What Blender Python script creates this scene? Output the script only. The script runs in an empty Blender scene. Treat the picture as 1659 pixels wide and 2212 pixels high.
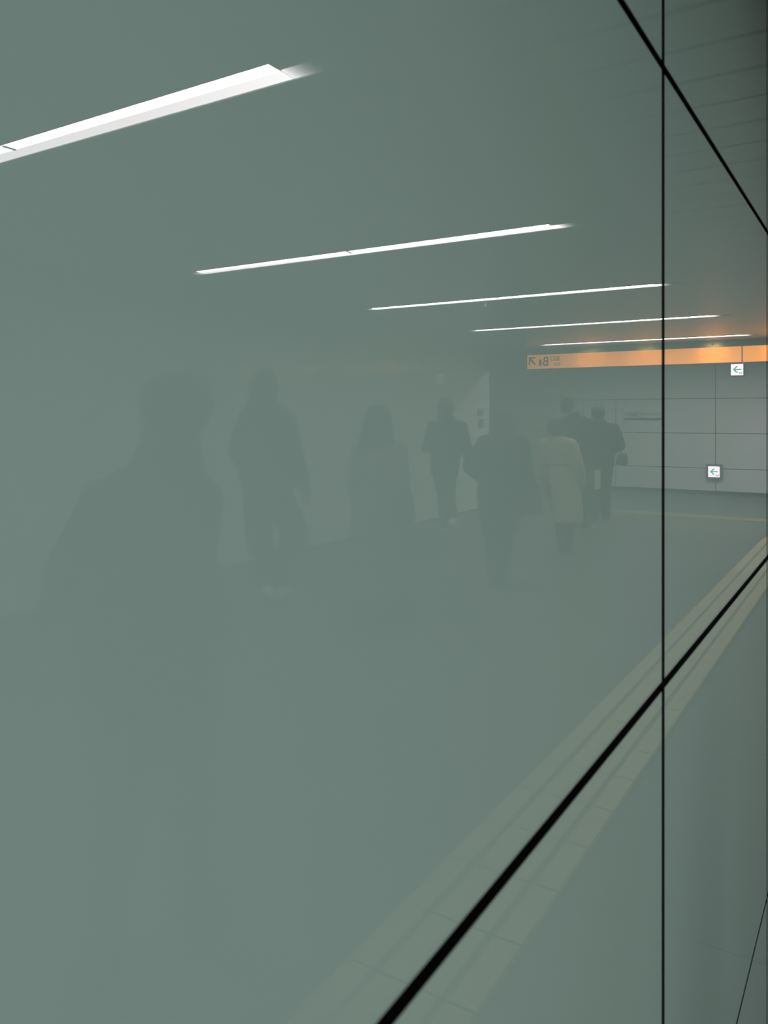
import bpy, bmesh, math, random
from mathutils import Vector, Matrix
random.seed(7)
C = bpy.context.scene
COL = C.collection

# ---------------------------------------------------------------- camera, world, exposure
# x = 0 is the face of the glossy enamel wall, the hall lies on +x, the corridor runs along +y.
YAW = 0.5603
cam_d = bpy.data.cameras.new('camera'); cam = bpy.data.objects.new('camera', cam_d); COL.objects.link(cam)
cam.location = (0.24, 0.0, 1.5)
cam.rotation_euler = (math.pi/2, 0, YAW)
cam_d.sensor_fit = 'HORIZONTAL'; cam_d.sensor_width = 24.0
cam_d.lens = 24.0*1720.74/1659
cam_d.shift_y = -207.45/1659
cam_d.clip_start = 0.02; cam_d.clip_end = 100
cam_d.dof.use_dof = True; cam_d.dof.focus_distance = 9.0; cam_d.dof.aperture_fstop = 7.5
C.camera = cam
w = bpy.data.worlds.new('world'); C.world = w; w.use_nodes = True
w.node_tree.nodes['Background'].inputs[0].default_value = (0.02, 0.025, 0.025, 1)
w.node_tree.nodes['Background'].inputs[1].default_value = 0.3
C.view_settings.view_transform = 'Standard'
C.view_settings.look = 'None'
C.view_settings.exposure = 0.0
C.view_settings.gamma = 1.0
C.view_settings.use_curve_mapping = False
try:
    C.cycles.use_denoising = True; C.cycles.use_adaptive_sampling = False
    C.cycles.max_bounces = 8; C.cycles.glossy_bounces = 5; C.cycles.diffuse_bounces = 4
    C.cycles.sample_clamp_indirect = 2.0; C.cycles.caustics_reflective = False; C.cycles.caustics_refractive = False
except Exception: pass
LAMP = 32.0          # radiance of the ceiling tubes
LENS = 10.5           # radiance of the diffusing lens beside each tube
SIGN_L = 1.9         # radiance of the lit arrow signs

# ---------------------------------------------------------------- materials
def mat(name, col, rough=0.5, spec=0.5, ior=1.5, emit=None, es=0, metal=0, noise=0.0, nscale=8, bump=0.0, bscale=60):
    m = bpy.data.materials.new(name); m.use_nodes = True
    nt = m.node_tree; b = nt.nodes['Principled BSDF']
    b.inputs['Base Color'].default_value = (*col, 1)
    b.inputs['Roughness'].default_value = rough
    b.inputs['IOR'].default_value = ior
    b.inputs['Specular IOR Level'].default_value = spec
    b.inputs['Metallic'].default_value = metal
    if emit:
        b.inputs['Emission Color'].default_value = (*emit, 1); b.inputs['Emission Strength'].default_value = es
    if noise or bump:
        tc = nt.nodes.new('ShaderNodeTexCoord')
    if noise:
        n = nt.nodes.new('ShaderNodeTexNoise'); n.inputs['Scale'].default_value = nscale; n.inputs['Detail'].default_value = 5
        r = nt.nodes.new('ShaderNodeMapRange'); r.inputs['To Min'].default_value = 1-noise; r.inputs['To Max'].default_value = 1+noise
        mx = nt.nodes.new('ShaderNodeVectorMath'); mx.operation = 'SCALE'; mx.inputs[0].default_value = col
        nt.links.new(tc.outputs['Object'], n.inputs['Vector']); nt.links.new(n.outputs['Fac'], r.inputs['Value'])
        nt.links.new(r.outputs['Result'], mx.inputs['Scale']); nt.links.new(mx.outputs[0], b.inputs['Base Color'])
    if bump:
        n2 = nt.nodes.new('ShaderNodeTexNoise'); n2.inputs['Scale'].default_value = bscale; n2.inputs['Detail'].default_value = 3
        bp = nt.nodes.new('ShaderNodeBump'); bp.inputs['Strength'].default_value = bump; bp.inputs['Distance'].default_value = 0.01
        nt.links.new(tc.outputs['Object'], n2.inputs['Vector']); nt.links.new(n2.outputs['Fac'], bp.inputs['Height']); nt.links.new(bp.outputs[0], b.inputs['Normal'])
    return m
M = {}
M['enamel'] = mat('green_grey_enamel', (0.56, 0.83, 0.735), 0.0, ior=1.58)
M['enamel_side'] = mat('pale_enamel', (0.86, 0.90, 0.88), 0.02, ior=1.5)
M['gasket'] = mat('black_gasket', (0.004, 0.004, 0.006), 0.8, 0.1)
M['backing'] = mat('dark_backing', (0.004, 0.004, 0.006), 0.9, 0.0)
M['white'] = mat('white_reflector', (0.85, 0.82, 0.83), 0.4, 0.2)
M['tube'] = mat('lamp_tube', (0.9, 0.9, 0.9), 0.4, 0.2, emit=(1.0, 0.93, 0.955), es=LAMP)
M['lens'] = mat('lamp_lens', (0.9, 0.9, 0.9), 0.4, 0.2, emit=(1.0, 0.92, 0.94), es=LENS)
for k_ in ('tube', 'lens'): M[k_].cycles.emission_sampling = 'FRONT'
M['grey_metal'] = mat('grey_metal', (0.20, 0.22, 0.21), 0.4)
M['dark_metal'] = mat('dark_metal', (0.05, 0.065, 0.065), 0.5)
M['teal_frame'] = mat('sign_frame', (0.17, 0.24, 0.23), 0.4)
def lens_end_mat():
    # frosted end of the diffuser: the tube's fading light is painted as graded emission
    m = mat('lamp_lens_end', (0.5, 0.5, 0.5), 0.5, 0.2, emit=(1.0, 0.92, 0.94), es=LENS)
    nt = m.node_tree; b = nt.nodes['Principled BSDF']
    tc = nt.nodes.new('ShaderNodeTexCoord'); sp = nt.nodes.new('ShaderNodeSeparateXYZ'); nt.links.new(tc.outputs['Object'], sp.inputs[0])
    a = nt.nodes.new('ShaderNodeMath'); a.operation = 'SUBTRACT'; a.inputs[1].default_value = 2.625
    c = nt.nodes.new('ShaderNodeMath'); c.operation = 'ABSOLUTE'
    r = nt.nodes.new('ShaderNodeMapRange'); r.inputs['From Min'].default_value = 1.325; r.inputs['From Max'].default_value = 1.47
    r.inputs['To Min'].default_value = 1.0; r.inputs['To Max'].default_value = 0.0
    p = nt.nodes.new('ShaderNodeMath'); p.operation = 'POWER'; p.inputs[1].default_value = 3.0
    q = nt.nodes.new('ShaderNodeMath'); q.operation = 'MULTIPLY'; q.inputs[1].default_value = LENS
    nt.links.new(sp.outputs['X'], a.inputs[0]); nt.links.new(a.outputs[0], c.inputs[0]); nt.links.new(c.outputs[0], r.inputs['Value'])
    nt.links.new(r.outputs['Result'], p.inputs[0]); nt.links.new(p.outputs[0], q.inputs[0]); nt.links.new(q.outputs[0], b.inputs['Emission Strength'])
    m.cycles.emission_sampling = 'NONE'
    return m
M['lens_end'] = lens_end_mat()
M['sign_white'] = mat('lit_white', (0.8, 0.8, 0.8), 0.3, emit=(1.0, 0.86, 0.93), es=SIGN_L)
M['sign_green'] = mat('lit_green', (0.05, 0.4, 0.3), 0.3, emit=(0.05, 0.62, 0.40), es=SIGN_L*0.55)
M['sign_grey'] = mat('sign_grey', (0.2, 0.25, 0.3), 0.4, emit=(0.25, 0.3, 0.35), es=0.8)
M['band_letter'] = mat('band_letter', (0.03, 0.05, 0.045), 0.5)
M['wall_letter'] = mat('wall_letter', (0.10, 0.12, 0.12), 0.5)
M['letter_white'] = mat('letter_white', (0.8, 0.8, 0.8), 0.4, emit=(0.9, 0.95, 0.9), es=1.2)
def tactile_mat(axis, col=(0.44, 0.40, 0.245)):
    m = mat('tactile_yellow_'+axis, col, 0.6, 0.2)
    nt = m.node_tree; b = nt.nodes['Principled BSDF']
    tc = nt.nodes.new('ShaderNodeTexCoord'); sp = nt.nodes.new('ShaderNodeSeparateXYZ'); nt.links.new(tc.outputs['Object'], sp.inputs[0])
    d = nt.nodes.new('ShaderNodeMath'); d.operation = 'DIVIDE'; d.inputs[1].default_value = 0.3
    f = nt.nodes.new('ShaderNodeMath'); f.operation = 'FRACT'
    l = nt.nodes.new('ShaderNodeMath'); l.operation = 'LESS_THAN'; l.inputs[1].default_value = 0.025
    n = nt.nodes.new('ShaderNodeTexNoise'); n.inputs['Scale'].default_value = 5; n.inputs['Detail'].default_value = 4
    r = nt.nodes.new('ShaderNodeMapRange'); r.inputs['To Min'].default_value = 0.85; r.inputs['To Max'].default_value = 1.12
    v = nt.nodes.new('ShaderNodeVectorMath'); v.operation = 'SCALE'; v.inputs[0].default_value = col
    mx = nt.nodes.new('ShaderNodeMix'); mx.data_type = 'RGBA'; mx.inputs['B'].default_value = (0.08, 0.08, 0.06, 1)
    nt.links.new(sp.outputs[axis], d.inputs[0]); nt.links.new(d.outputs[0], f.inputs[0]); nt.links.new(f.outputs[0], l.inputs[0])
    nt.links.new(tc.outputs['Object'], n.inputs['Vector']); nt.links.new(n.outputs['Fac'], r.inputs['Value']); nt.links.new(r.outputs['Result'], v.inputs['Scale'])
    nt.links.new(v.outputs[0], mx.inputs['A']); nt.links.new(l.outputs[0], mx.inputs['Factor']); nt.links.new(mx.outputs['Result'], b.inputs['Base Color'])
    return m
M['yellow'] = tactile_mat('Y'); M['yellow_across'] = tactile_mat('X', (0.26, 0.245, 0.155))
M['groove'] = mat('tactile_groove', (0.27, 0.25, 0.16), 0.8, 0.1)
M['skin'] = mat('skin', (0.45, 0.27, 0.20), 0.5)
M['hair'] = mat('dark_hair', (0.012, 0.010, 0.010), 0.5, bump=0.3, bscale=90)
M['black_cloth'] = mat('black_cloth', (0.014, 0.015, 0.018), 0.85, 0.2, noise=0.25, nscale=12, bump=0.4, bscale=25)
M['navy_cloth'] = mat('navy_cloth', (0.018, 0.022, 0.032), 0.85, 0.2, noise=0.25, nscale=12, bump=0.4, bscale=25)
M['grey_cloth'] = mat('grey_cloth', (0.20, 0.205, 0.20), 0.85, 0.2, noise=0.2, nscale=12, bump=0.4, bscale=25)
M['beige_cloth'] = mat('beige_cloth', (0.54, 0.45, 0.32), 0.85, 0.2, noise=0.15, nscale=9, bump=0.4, bscale=20)
M['trouser'] = mat('dark_trouser', (0.016, 0.018, 0.022), 0.85, 0.2, noise=0.2, nscale=14, bump=0.3, bscale=25)
M['shoe_white'] = mat('white_shoe', (0.75, 0.75, 0.73), 0.5)
M['shoe_black'] = mat('black_shoe', (0.015, 0.015, 0.015), 0.4)
M['bag_black'] = mat('black_bag', (0.015, 0.015, 0.016), 0.5)
M['bag_pale'] = mat('pale_bag', (0.65, 0.60, 0.48), 0.7)
M['tote'] = mat('grey_tote', (0.04, 0.045, 0.05), 0.7)

def ceiling_mat():
    m = mat('ceiling_planks', (0.20, 0.205, 0.20), 0.30, 0.7, metal=0.25)
    nt = m.node_tree; b = nt.nodes['Principled BSDF']
    tc = nt.nodes.new('ShaderNodeTexCoord'); sp = nt.nodes.new('ShaderNodeSeparateXYZ')
    nt.links.new(tc.outputs['Object'], sp.inputs[0])
    dv = nt.nodes.new('ShaderNodeMath'); dv.operation = 'DIVIDE'; dv.inputs[1].default_value = 0.2345
    fr = nt.nodes.new('ShaderNodeMath'); fr.operation = 'FRACT'
    lt = nt.nodes.new('ShaderNodeMath'); lt.operation = 'LESS_THAN'; lt.inputs[1].default_value = 0.10
    mx = nt.nodes.new('ShaderNodeMix'); mx.data_type = 'RGBA'
    mx.inputs['A'].default_value = (0.27, 0.29, 0.285, 1); mx.inputs['B'].default_value = (0.02, 0.022, 0.022, 1)
    nt.links.new(sp.outputs['Y'], dv.inputs[0]); nt.links.new(dv.outputs[0], fr.inputs[0]); nt.links.new(fr.outputs[0], lt.inputs[0])
    nt.links.new(lt.outputs[0], mx.inputs['Factor']); nt.links.new(mx.outputs['Result'], b.inputs['Base Color'])
    return m
M['ceiling'] = ceiling_mat()

def floor_mat():
    m = mat('floor_tiles', (0.16, 0.17, 0.165), 0.5, 0.08)
    nt = m.node_tree; b = nt.nodes['Principled BSDF']
    tc = nt.nodes.new('ShaderNodeTexCoord')
    br = nt.nodes.new('ShaderNodeTexBrick'); br.offset = 0.0; br.inputs['Scale'].default_value = 1.0
    br.inputs['Brick Width'].default_value = 0.6; br.inputs['Row Height'].default_value = 0.6
    br.inputs['Mortar Size'].default_value = 0.003; br.inputs['Mortar Smooth'].default_value = 0.1
    br.inputs['Color1'].default_value = (0.135, 0.155, 0.15, 1); br.inputs['Color2'].default_value = (0.125, 0.146, 0.141, 1)
    br.inputs['Mortar'].default_value = (0.06, 0.07, 0.07, 1)
    n = nt.nodes.new('ShaderNodeTexNoise'); n.inputs['Scale'].default_value = 40
    r = nt.nodes.new('ShaderNodeMapRange'); r.inputs['To Min'].default_value = 0.85; r.inputs['To Max'].default_value = 1.15
    mx = nt.nodes.new('ShaderNodeVectorMath'); mx.operation = 'SCALE'
    nt.links.new(tc.outputs['Object'], br.inputs['Vector']); nt.links.new(tc.outputs['Object'], n.inputs['Vector'])
    nt.links.new(n.outputs['Fac'], r.inputs['Value']); nt.links.new(br.outputs['Color'], mx.inputs[0]); nt.links.new(r.outputs['Result'], mx.inputs['Scale'])
    nt.links.new(mx.outputs[0], b.inputs['Base Color'])
    return m
M['floor'] = floor_mat()

def band_mat():
    # orange diffusing sheet, lit from inside its box
    return mat('orange_sheet', (0.62, 0.29, 0.08), 0.9, 0.0, emit=(1.0, 0.35, 0.06), es=1.15)
M['band'] = band_mat()

# ---------------------------------------------------------------- helpers
def box(bm, lo, hi, mi=0, bevel=0.0):
    v = [bm.verts.new((x, y, z)) for x in (lo[0], hi[0]) for y in (lo[1], hi[1]) for z in (lo[2], hi[2])]
    fs = []
    for f in ((0,1,3,2),(4,6,7,5),(0,4,5,1),(2,3,7,6),(0,2,6,4),(1,5,7,3)):
        fc = bm.faces.new([v[i] for i in f]); fc.material_index = mi; fs.append(fc)
    if bevel:
        es = list({e for f in fs for e in f.edges})
        r = bmesh.ops.bevel(bm, geom=es, offset=bevel, segments=2, affect='EDGES', profile=0.5)
        for f in r['faces']: f.material_index = mi
    return fs
def prism(bm, pts, to3, t0, t1, mi=0):
    """polygon pts (2-D, ccw) extruded between t0 and t1; to3(u, v, t) gives the point"""
    a = [bm.verts.new(to3(u, v, t0)) for u, v in pts]; b = [bm.verts.new(to3(u, v, t1)) for u, v in pts]
    bm.faces.new(a).material_index = mi; bm.faces.new(b[::-1]).material_index = mi
    n = len(pts)
    for i in range(n): bm.faces.new((a[i], b[i], b[(i+1)%n], a[(i+1)%n])).material_index = mi
def cyl(bm, p0, p1, r0, r1=None, seg=16, mi=0):
    r1 = r0 if r1 is None else r1
    p0 = Vector(p0); p1 = Vector(p1); d = (p1-p0).normalized()
    u = d.orthogonal().normalized(); w_ = d.cross(u)
    a = [bm.verts.new(p0+r0*(math.cos(t)*u+math.sin(t)*w_)) for t in [2*math.pi*i/seg for i in range(seg)]]
    b = [bm.verts.new(p1+r1*(math.cos(t)*u+math.sin(t)*w_)) for t in [2*math.pi*i/seg for i in range(seg)]]
    bm.faces.new(a[::-1]).material_index = mi; bm.faces.new(b).material_index = mi
    for i in range(seg): bm.faces.new((a[i], a[(i+1)%seg], b[(i+1)%seg], b[i])).material_index = mi
def obj(name, bm, mats, parent=None, smooth=False):
    bmesh.ops.recalc_face_normals(bm, faces=bm.faces[:])
    me = bpy.data.meshes.new(name); bm.to_mesh(me); bm.free()
    for m in (mats if isinstance(mats, (list, tuple)) else [mats]): me.materials.append(m)
    if smooth:
        for p in me.polygons: p.use_smooth = True
    o = bpy.data.objects.new(name, me); COL.objects.link(o)
    if parent is not None:
        o.parent = parent; o.matrix_parent_inverse = Matrix.Translation(-parent.location) if parent.rotation_euler.z == 0 else parent.matrix_basis.inverted()
    return o
def tag(o, label, cat, group=None, kind=None):
    o['label'] = label
    if cat: o['category'] = cat
    if group: o['group'] = group
    if kind: o['kind'] = kind
    return o
def struct(name, bm, mats, label=None):
    o = obj(name, bm, mats); o['kind'] = 'structure'
    if label: o['label'] = label
    return o
def thing(name, loc, label, cat, group=None):
    o = bpy.data.objects.new(name, None); COL.objects.link(o); o.location = loc; o.empty_display_size = 0.1
    return tag(o, label, cat, group)
def label_part(o, l): o['label'] = l; return o

# ---------------------------------------------------------------- room shell
CEIL = 2.5357; SIDE = 5.257; FAR = 16.27; BAND_Y = 11.70
Y0 = -7.0
bm = bmesh.new(); box(bm, (-4.0, Y0-0.1, -0.1), (12.0, FAR+0.1, 0.0)); floor = struct('floor', bm, M['floor'], 'grey tiled concourse floor')
# ceiling with the slots the lamps sit in
LY = [1.87+2.3137*k for k in range(-3, 5)]        # centre of each lamp slot
LW = 0.067; LX0, LX1 = 1.08, 4.13; TX0, TX1 = 1.30, 3.95
bm = bmesh.new()
ys = [Y0-0.1]
for y in LY: ys += [y-LW, y+LW]
ys.append(12.1)
for i in range(0, len(ys), 2): box(bm, (-4.0, ys[i], CEIL), (12.0, ys[i+1], CEIL+0.12))
for y in LY:
    box(bm, (-4.0, y-LW, CEIL), (LX0, y+LW, CEIL+0.12)); box(bm, (LX1, y-LW, CEIL), (12.0, y+LW, CEIL+0.12))
RY = [12.5, 14.3]  # the second strip is added, out of sight, to brighten the far wall
ys = [12.1]
for y in RY: ys += [y-0.05, y+0.05]
ys.append(FAR+0.1)
for i in range(0, len(ys), 2): box(bm, (-4.0, ys[i], CEIL+0.05), (12.0, ys[i+1], CEIL+0.17))
for y in RY:
    box(bm, (-4.0, y-0.05, CEIL+0.05), (-1.0, y+0.05, CEIL+0.17)); box(bm, (5.6, y-0.05, CEIL+0.05), (12.0, y+0.05, CEIL+0.17))
struct('ceiling', bm, M['ceiling'], 'dark ceiling of narrow metal planks')

# wall behind the camera and the far ends of the cross passage
bm = bmesh.new(); box(bm, (-0.2, Y0-0.1, 0), (SIDE+0.3, Y0, CEIL)); struct('wall_back', bm, M['enamel_side'])
bm = bmesh.new(); box(bm, (11.9, 12.0, 0), (12.0, FAR, CEIL+0.05)); struct('wall_right', bm, M['grey_metal'])
bm = bmesh.new(); box(bm, (-4.0, 10.2, 0), (-3.9, FAR, CEIL+0.05)); struct('wall_passage', bm, M['grey_metal'])

# near wall: black carcass behind glossy panels
bm = bmesh.new(); box(bm, (-0.25, Y0, 0), (-0.022, 10.2, CEIL)); struct('wall_left', bm, M['backing'], 'black carcass showing in the joints between the panels')
J = 0.0065
ZJ = [0.0, 0.3287, 1.1546, 1.9479, CEIL]
YJ = [1.0575+1.075*k for k in range(-7, 9)]
row_name = ['lowest strip by the floor', 'lower', 'middle', 'upper']
labels = {
 (0,2): 'large grey-green glossy panel in which dim figures and ceiling strip lights are reflected',
 (0,1): 'grey-green glossy panel under the thick black diagonal joint, lower centre of the photo',
 (0,3): 'grey-green glossy panel above the diagonal joint, left of the vertical joint, top of the photo',
 (0,0): 'low panel strip at the foot of the wall, nearest the camera',
 (1,2): 'glossy panel right of the vertical joint reflecting the orange band and two arrow signs',
 (1,1): 'glossy panel right of the vertical joint, reflecting bare floor and half the tactile strip',
 (1,3): 'darkest glossy panel at the top right corner, reflecting the planked ceiling',
 (1,0): 'low panel strip at the foot of the wall, in the bottom right corner',
}
JV = 0.0085
def wall_panel(y0, y1, z0, z1, key):
    bm = bmesh.new()
    fs = box(bm, (-0.014, y0+JV, z0+J), (0.0, y1-JV, z1-J), 0)
    o = obj('glossy_panel', bm, [M['enamel']])
    bm = bmesh.new()
    for a, b, c, d in ((y0+JV-0.001, y0+JV+0.0, z0+J, z1-J), (y1-JV, y1-JV+0.001, z0+J, z1-J)):
        box(bm, (-0.02, a, c), (-0.0004, b, d))
    for a, b in ((z0+J-0.001, z0+J), (z1-J, z1-J+0.001)):
        box(bm, (-0.02, y0+JV-0.001, a), (-0.0004, y1-JV+0.001, b))
    g = obj('gasket', bm, M['gasket'], o); label_part(g, 'black gasket round the panel edge')
    col, row = key
    lab = labels.get(key)
    if lab is None:
        lab = 'glossy wall panel, %s row, %s the panels in the photo' % (['bottom', 'lower', 'middle', 'upper'][row], 'behind' if col < 0 else 'beyond')
    tag(o, lab, 'wall panel', 'glossy enamel wall panels beside the camera')
for ci, y1 in enumerate(YJ[1:]):
    y0 = YJ[ci]; col = ci-6
    if col < -3 or col > 2: continue
    for row in range(4):
        wall_panel(y0, y1, ZJ[row], ZJ[row+1], (col, row))
# the same cladding further along, out of the picture, as plain wall
bm = bmesh.new(); box(bm, (-0.014, Y0, 0.005), (0.0, YJ[3]-J-0.002, CEIL-0.005)); box(bm, (-0.014, YJ[9]+0.002+J, 0.005), (0.0, 10.2, CEIL-0.005))
struct('wall_left_cladding', bm, M['enamel'])

# opposite wall: enamel panels, reflections of the reflection
bm = bmesh.new(); box(bm, (SIDE+0.02, Y0, 0), (SIDE+0.3, 12.0, CEIL)); struct('wall_opposite', bm, M['dark_metal'])
bm = bmesh.new()
k = 0
ygrid = [12.0-1.9*i for i in range(11)]
for a in range(len(ygrid)-1):
    for z0, z1 in ((0.02, 0.496), (0.496, 1.167), (1.167, 1.836), (1.836, CEIL)):
        box(bm, (SIDE, ygrid[a+1]+0.003, z0+0.003), (SIDE+0.02, ygrid[a]-0.003, z1-0.003))
struct('wall_opposite_panels', bm, M['enamel_side'])
bm = bmesh.new(); box(bm, (SIDE-0.006, 11.93, 0), (SIDE+0.31, 12.01, CEIL), bevel=0.003); struct('trim_1', bm, M['white'], 'pale corner trim at the end of the opposite wall')
bm = bmesh.new(); box(bm, (SIDE, 12.01, 0), (SIDE+0.3, 12.03, CEIL)); struct('trim_2', bm, M['dark_metal'])
# far wall
bm = bmesh.new(); box(bm, (-4.0, FAR+0.02, 0), (12.0, FAR+0.2, CEIL+0.05)); struct('wall_far', bm, M['dark_metal'])
bm = bmesh.new()
xg = [2.485+1.905*i for i in range(-3, 6)]; xg[0] = -4.0; xg[-1] = 12.0
xg.append(5.06); xg.append(5.17); xg.sort()
for a in range(len(xg)-1):
    for z0, z1 in ((0.06, 0.496), (0.496, 1.167), (1.167, 1.836), (1.836, CEIL+0.05)):
        box(bm, (xg[a]+0.007, FAR, z0+0.007), (xg[a+1]-0.007, FAR+0.02, z1-0.007))
struct('wall_far_panels', bm, M['enamel_side'], 'pale panelled far wall behind the walking people')
bm = bmesh.new(); box(bm, (-4.0, FAR+0.001, 0.0), (12.0, FAR+0.03, 0.058)); struct('baseboard_far', bm, M['dark_metal'])

# ---------------------------------------------------------------- ceiling lights
desc = ['fourth behind the camera']*3
light_labels = {0: 'ceiling strip light farthest behind the camera', 1: 'ceiling strip light, second from the back wall', 2: 'ceiling strip light just behind the camera',
 3: 'nearest and widest ceiling strip light, reflected at the top left', 4: 'second ceiling strip light, reflected above the standing figures',
 5: 'third ceiling strip light, with the small sprinkler hanging beside it', 6: 'fourth ceiling strip light, reflected across the vertical joint', 7: 'last ceiling strip light, just before the orange exit band'}
for i, y in enumerate(LY):
    t = thing('ceiling_light', (2.6, y, CEIL), light_labels[i], 'ceiling light', 'recessed strip lights across the corridor ceiling')
    bm = bmesh.new()
    h = 0.05; e = 0.003
    box(bm, (LX0, y-LW, CEIL), (LX1, y-LW+e, CEIL+h)); box(bm, (LX0, y+LW-e, CEIL), (LX1, y+LW, CEIL+h))
    box(bm, (LX0, y-LW+e, CEIL+h-e), (LX1, y+LW-e, CEIL+h))
    box(bm, (LX0, y-LW+e, CEIL), (LX0+e, y+LW-e, CEIL+h-e)); box(bm, (LX1-e, y-LW+e, CEIL), (LX1, y+LW-e, CEIL+h-e))
    label_part(obj('housing', bm, M['white'], t), 'white recessed trough')
    bm = bmesh.new(); fs = box(bm, (TX0, y-LW+e+0.001, CEIL+0.003), (TX1, y-0.002, CEIL+0.046), 1)
    for f in fs:
        if max(v.co.z for v in f.verts) < CEIL+0.01: f.material_index = 0
    label_part(obj('tube_cover', bm, [M['tube'], M['white']], t), 'brightest white lamp cover')
    bm = bmesh.new(); fs = box(bm, (TX0, y-0.0015, CEIL+0.004), (TX1, y+LW-e-0.001, CEIL+0.046), 1)
    for f in fs:
        if max(v.co.z for v in f.verts) < CEIL+0.01: f.material_index = 0
    label_part(obj('lens', bm, [M['lens'], M['white']], t), 'softly lit diffuser strip beside the tube')
    for xa, xb in ((TX0-0.002, LX0+0.03), (TX1+0.002, LX1-0.03)):
        bm = bmesh.new()
        prism(bm, [(xa, CEIL+0.004), (xa, CEIL+0.046), (xb, CEIL+0.046), (xb, CEIL+0.004)], lambda u, v, w_: Vector((u, w_, v)), y-0.0015, y+LW-e-0.001)
        label_part(obj('end_diffuser', bm, M['lens_end'], t), 'diffuser end with the fading lamp light painted into its glow')
    for xa, xb in ((LX0+0.03, TX0-0.002), (TX1+0.002, LX1-0.03)):
        bm = bmesh.new(); box(bm, (xa, y-LW+e+0.001, CEIL+0.006), (xb, y-0.003, CEIL+0.046)); obj('end_cap', bm, M['grey_metal'], t)
    bm = bmesh.new(); box(bm, (2.62, y-0.057, CEIL-0.001), (2.632, y-0.003, CEIL+0.0025)); obj('clip', bm, M['grey_metal'], t)
for i, y in enumerate(RY):
    t = thing('passage_light', (2.3, y, CEIL+0.05), ['strip light over the cross passage, nearer the orange band', 'added strip light over the cross passage, unseen, to brighten the far wall'][i], 'ceiling light')
    bm = bmesh.new()
    box(bm, (-1.0, y-0.05, CEIL+0.11), (5.6, y+0.05, CEIL+0.115))
    obj('housing', bm, M['white'], t)
    bm = bmesh.new(); fs = box(bm, (-0.9, y-0.03, CEIL+0.05), (5.5, y+0.03, CEIL+0.1), 1)
    for f in fs:
        if max(v.co.z for v in f.verts) < CEIL+0.06: f.material_index = 0
    obj('tube_cover', bm, [M['tube'], M['white']], t)

# sprinkler beside the third light
bm = bmesh.new(); cyl(bm, (2.835, 6.64, CEIL), (2.835, 6.64, CEIL-0.006), 0.03); cyl(bm, (2.835, 6.64, CEIL), (2.835, 6.64, CEIL-0.035), 0.008); cyl(bm, (2.835, 6.64, CEIL-0.035), (2.835, 6.64, CEIL-0.038), 0.016)
tag(obj('sprinkler', bm, M['white']), 'small white sprinkler head hanging under the ceiling by the third strip light', 'sprinkler')

# ---------------------------------------------------------------- orange exit band
ZB0, ZB1 = 2.2302, 2.4446
t = thing('exit_band', (2.2, BAND_Y, ZB0), 'long orange lit band with exit B1 lettering hung across the corridor end', 'sign')
DIV = 1.383
bm = bmesh.new(); box(bm, (DIV+0.008, BAND_Y, ZB0), (4.465, BAND_Y+0.02, ZB1), bevel=0.002); label_part(obj('light_panel', bm, M['band'], t), 'orange lit panel with the exit lettering')
bm = bmesh.new(); box(bm, (0.0, BAND_Y, ZB0), (DIV-0.008, BAND_Y+0.02, ZB1), bevel=0.002); label_part(obj('light_panel', bm, M['band'], t), 'plain orange lit panel right of the divider')
bm = bmesh.new(); box(bm, (DIV-0.008, BAND_Y+0.004, ZB0), (DIV+0.008, BAND_Y+0.02, ZB1)); obj('divider', bm, M['grey_metal'], t)
bm = bmesh.new(); box(bm, (0.0, BAND_Y+0.021, ZB0-0.012), (4.47, BAND_Y+0.20, CEIL-0.001)); box(bm, (0.0, BAND_Y-0.002, ZB0-0.012), (4.47, BAND_Y+0.021, ZB0-0.001)); obj('housing', bm, M['dark_metal'], t)
# shelf above the band
bm = bmesh.new(); box(bm, (4.47, BAND_Y+0.05, ZB0+0.0), (SIDE, BAND_Y+0.20, CEIL-0.001)); struct('trim_3', bm, M['dark_metal'])

def text_obj(name, s, size, m, parent, origin, right, up, depth=0.002, bold=0.0, width=1.0):
    cu = bpy.data.curves.new(name, 'FONT'); cu.body = s; cu.size = size; cu.extrude = depth; cu.offset = bold
    o = bpy.data.objects.new(name, cu); COL.objects.link(o)
    bpy.context.view_layer.update()
    dg = bpy.context.evaluated_depsgraph_get()
    me = bpy.data.meshes.new_from_object(o.evaluated_get(dg)); bpy.data.objects.remove(o)
    xs = [v.co.x for v in me.vertices] or [0, 1]; ysv = [v.co.y for v in me.vertices] or [0, 1]
    x0, x1, y0, y1 = min(xs), max(xs), min(ysv), max(ysv)
    W_, H_ = size if isinstance(size, tuple) else (None, None)
    return me, (x0, x1, y0, y1)
def lettering(name, s, m, parent, frame, lo, hi, t=0.002, bold=0.0):
    """text fitted to the rectangle lo..hi in the frame: frame(u, v, w) gives the world point"""
    me, (x0, x1, y0, y1) = text_obj(name, s, 1.0, m, parent, None, None, None, depth=0.5, bold=bold)
    for v in me.vertices:
        u = lo[0]+(v.co.x-x0)/(x1-x0)*(hi[0]-lo[0]); q = lo[1]+(v.co.y-y0)/(y1-y0)*(hi[1]-lo[1])
        v.co = frame(u, q, t*(v.co.z+0.5))
    me.materials.clear(); me.materials.append(m)
    o = bpy.data.objects.new(name, me); COL.objects.link(o)
    o.parent = parent; o.matrix_parent_inverse = Matrix.Translation(-parent.location)
    return o
fb = lambda u, v, w_: Vector((u, BAND_Y-w_, v))
lettering('lettering', '出口', M['band_letter'], t, fb, (3.935, 2.343), (4.085, 2.418), bold=0.015)
lettering('lettering', 'Exit', M['band_letter'], t, fb, (3.935, 2.270), (4.030, 2.320))
lettering('lettering', 'B', M['band_letter'], t, fb, (4.122, 2.272), (4.212, 2.410), bold=0.015)
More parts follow.
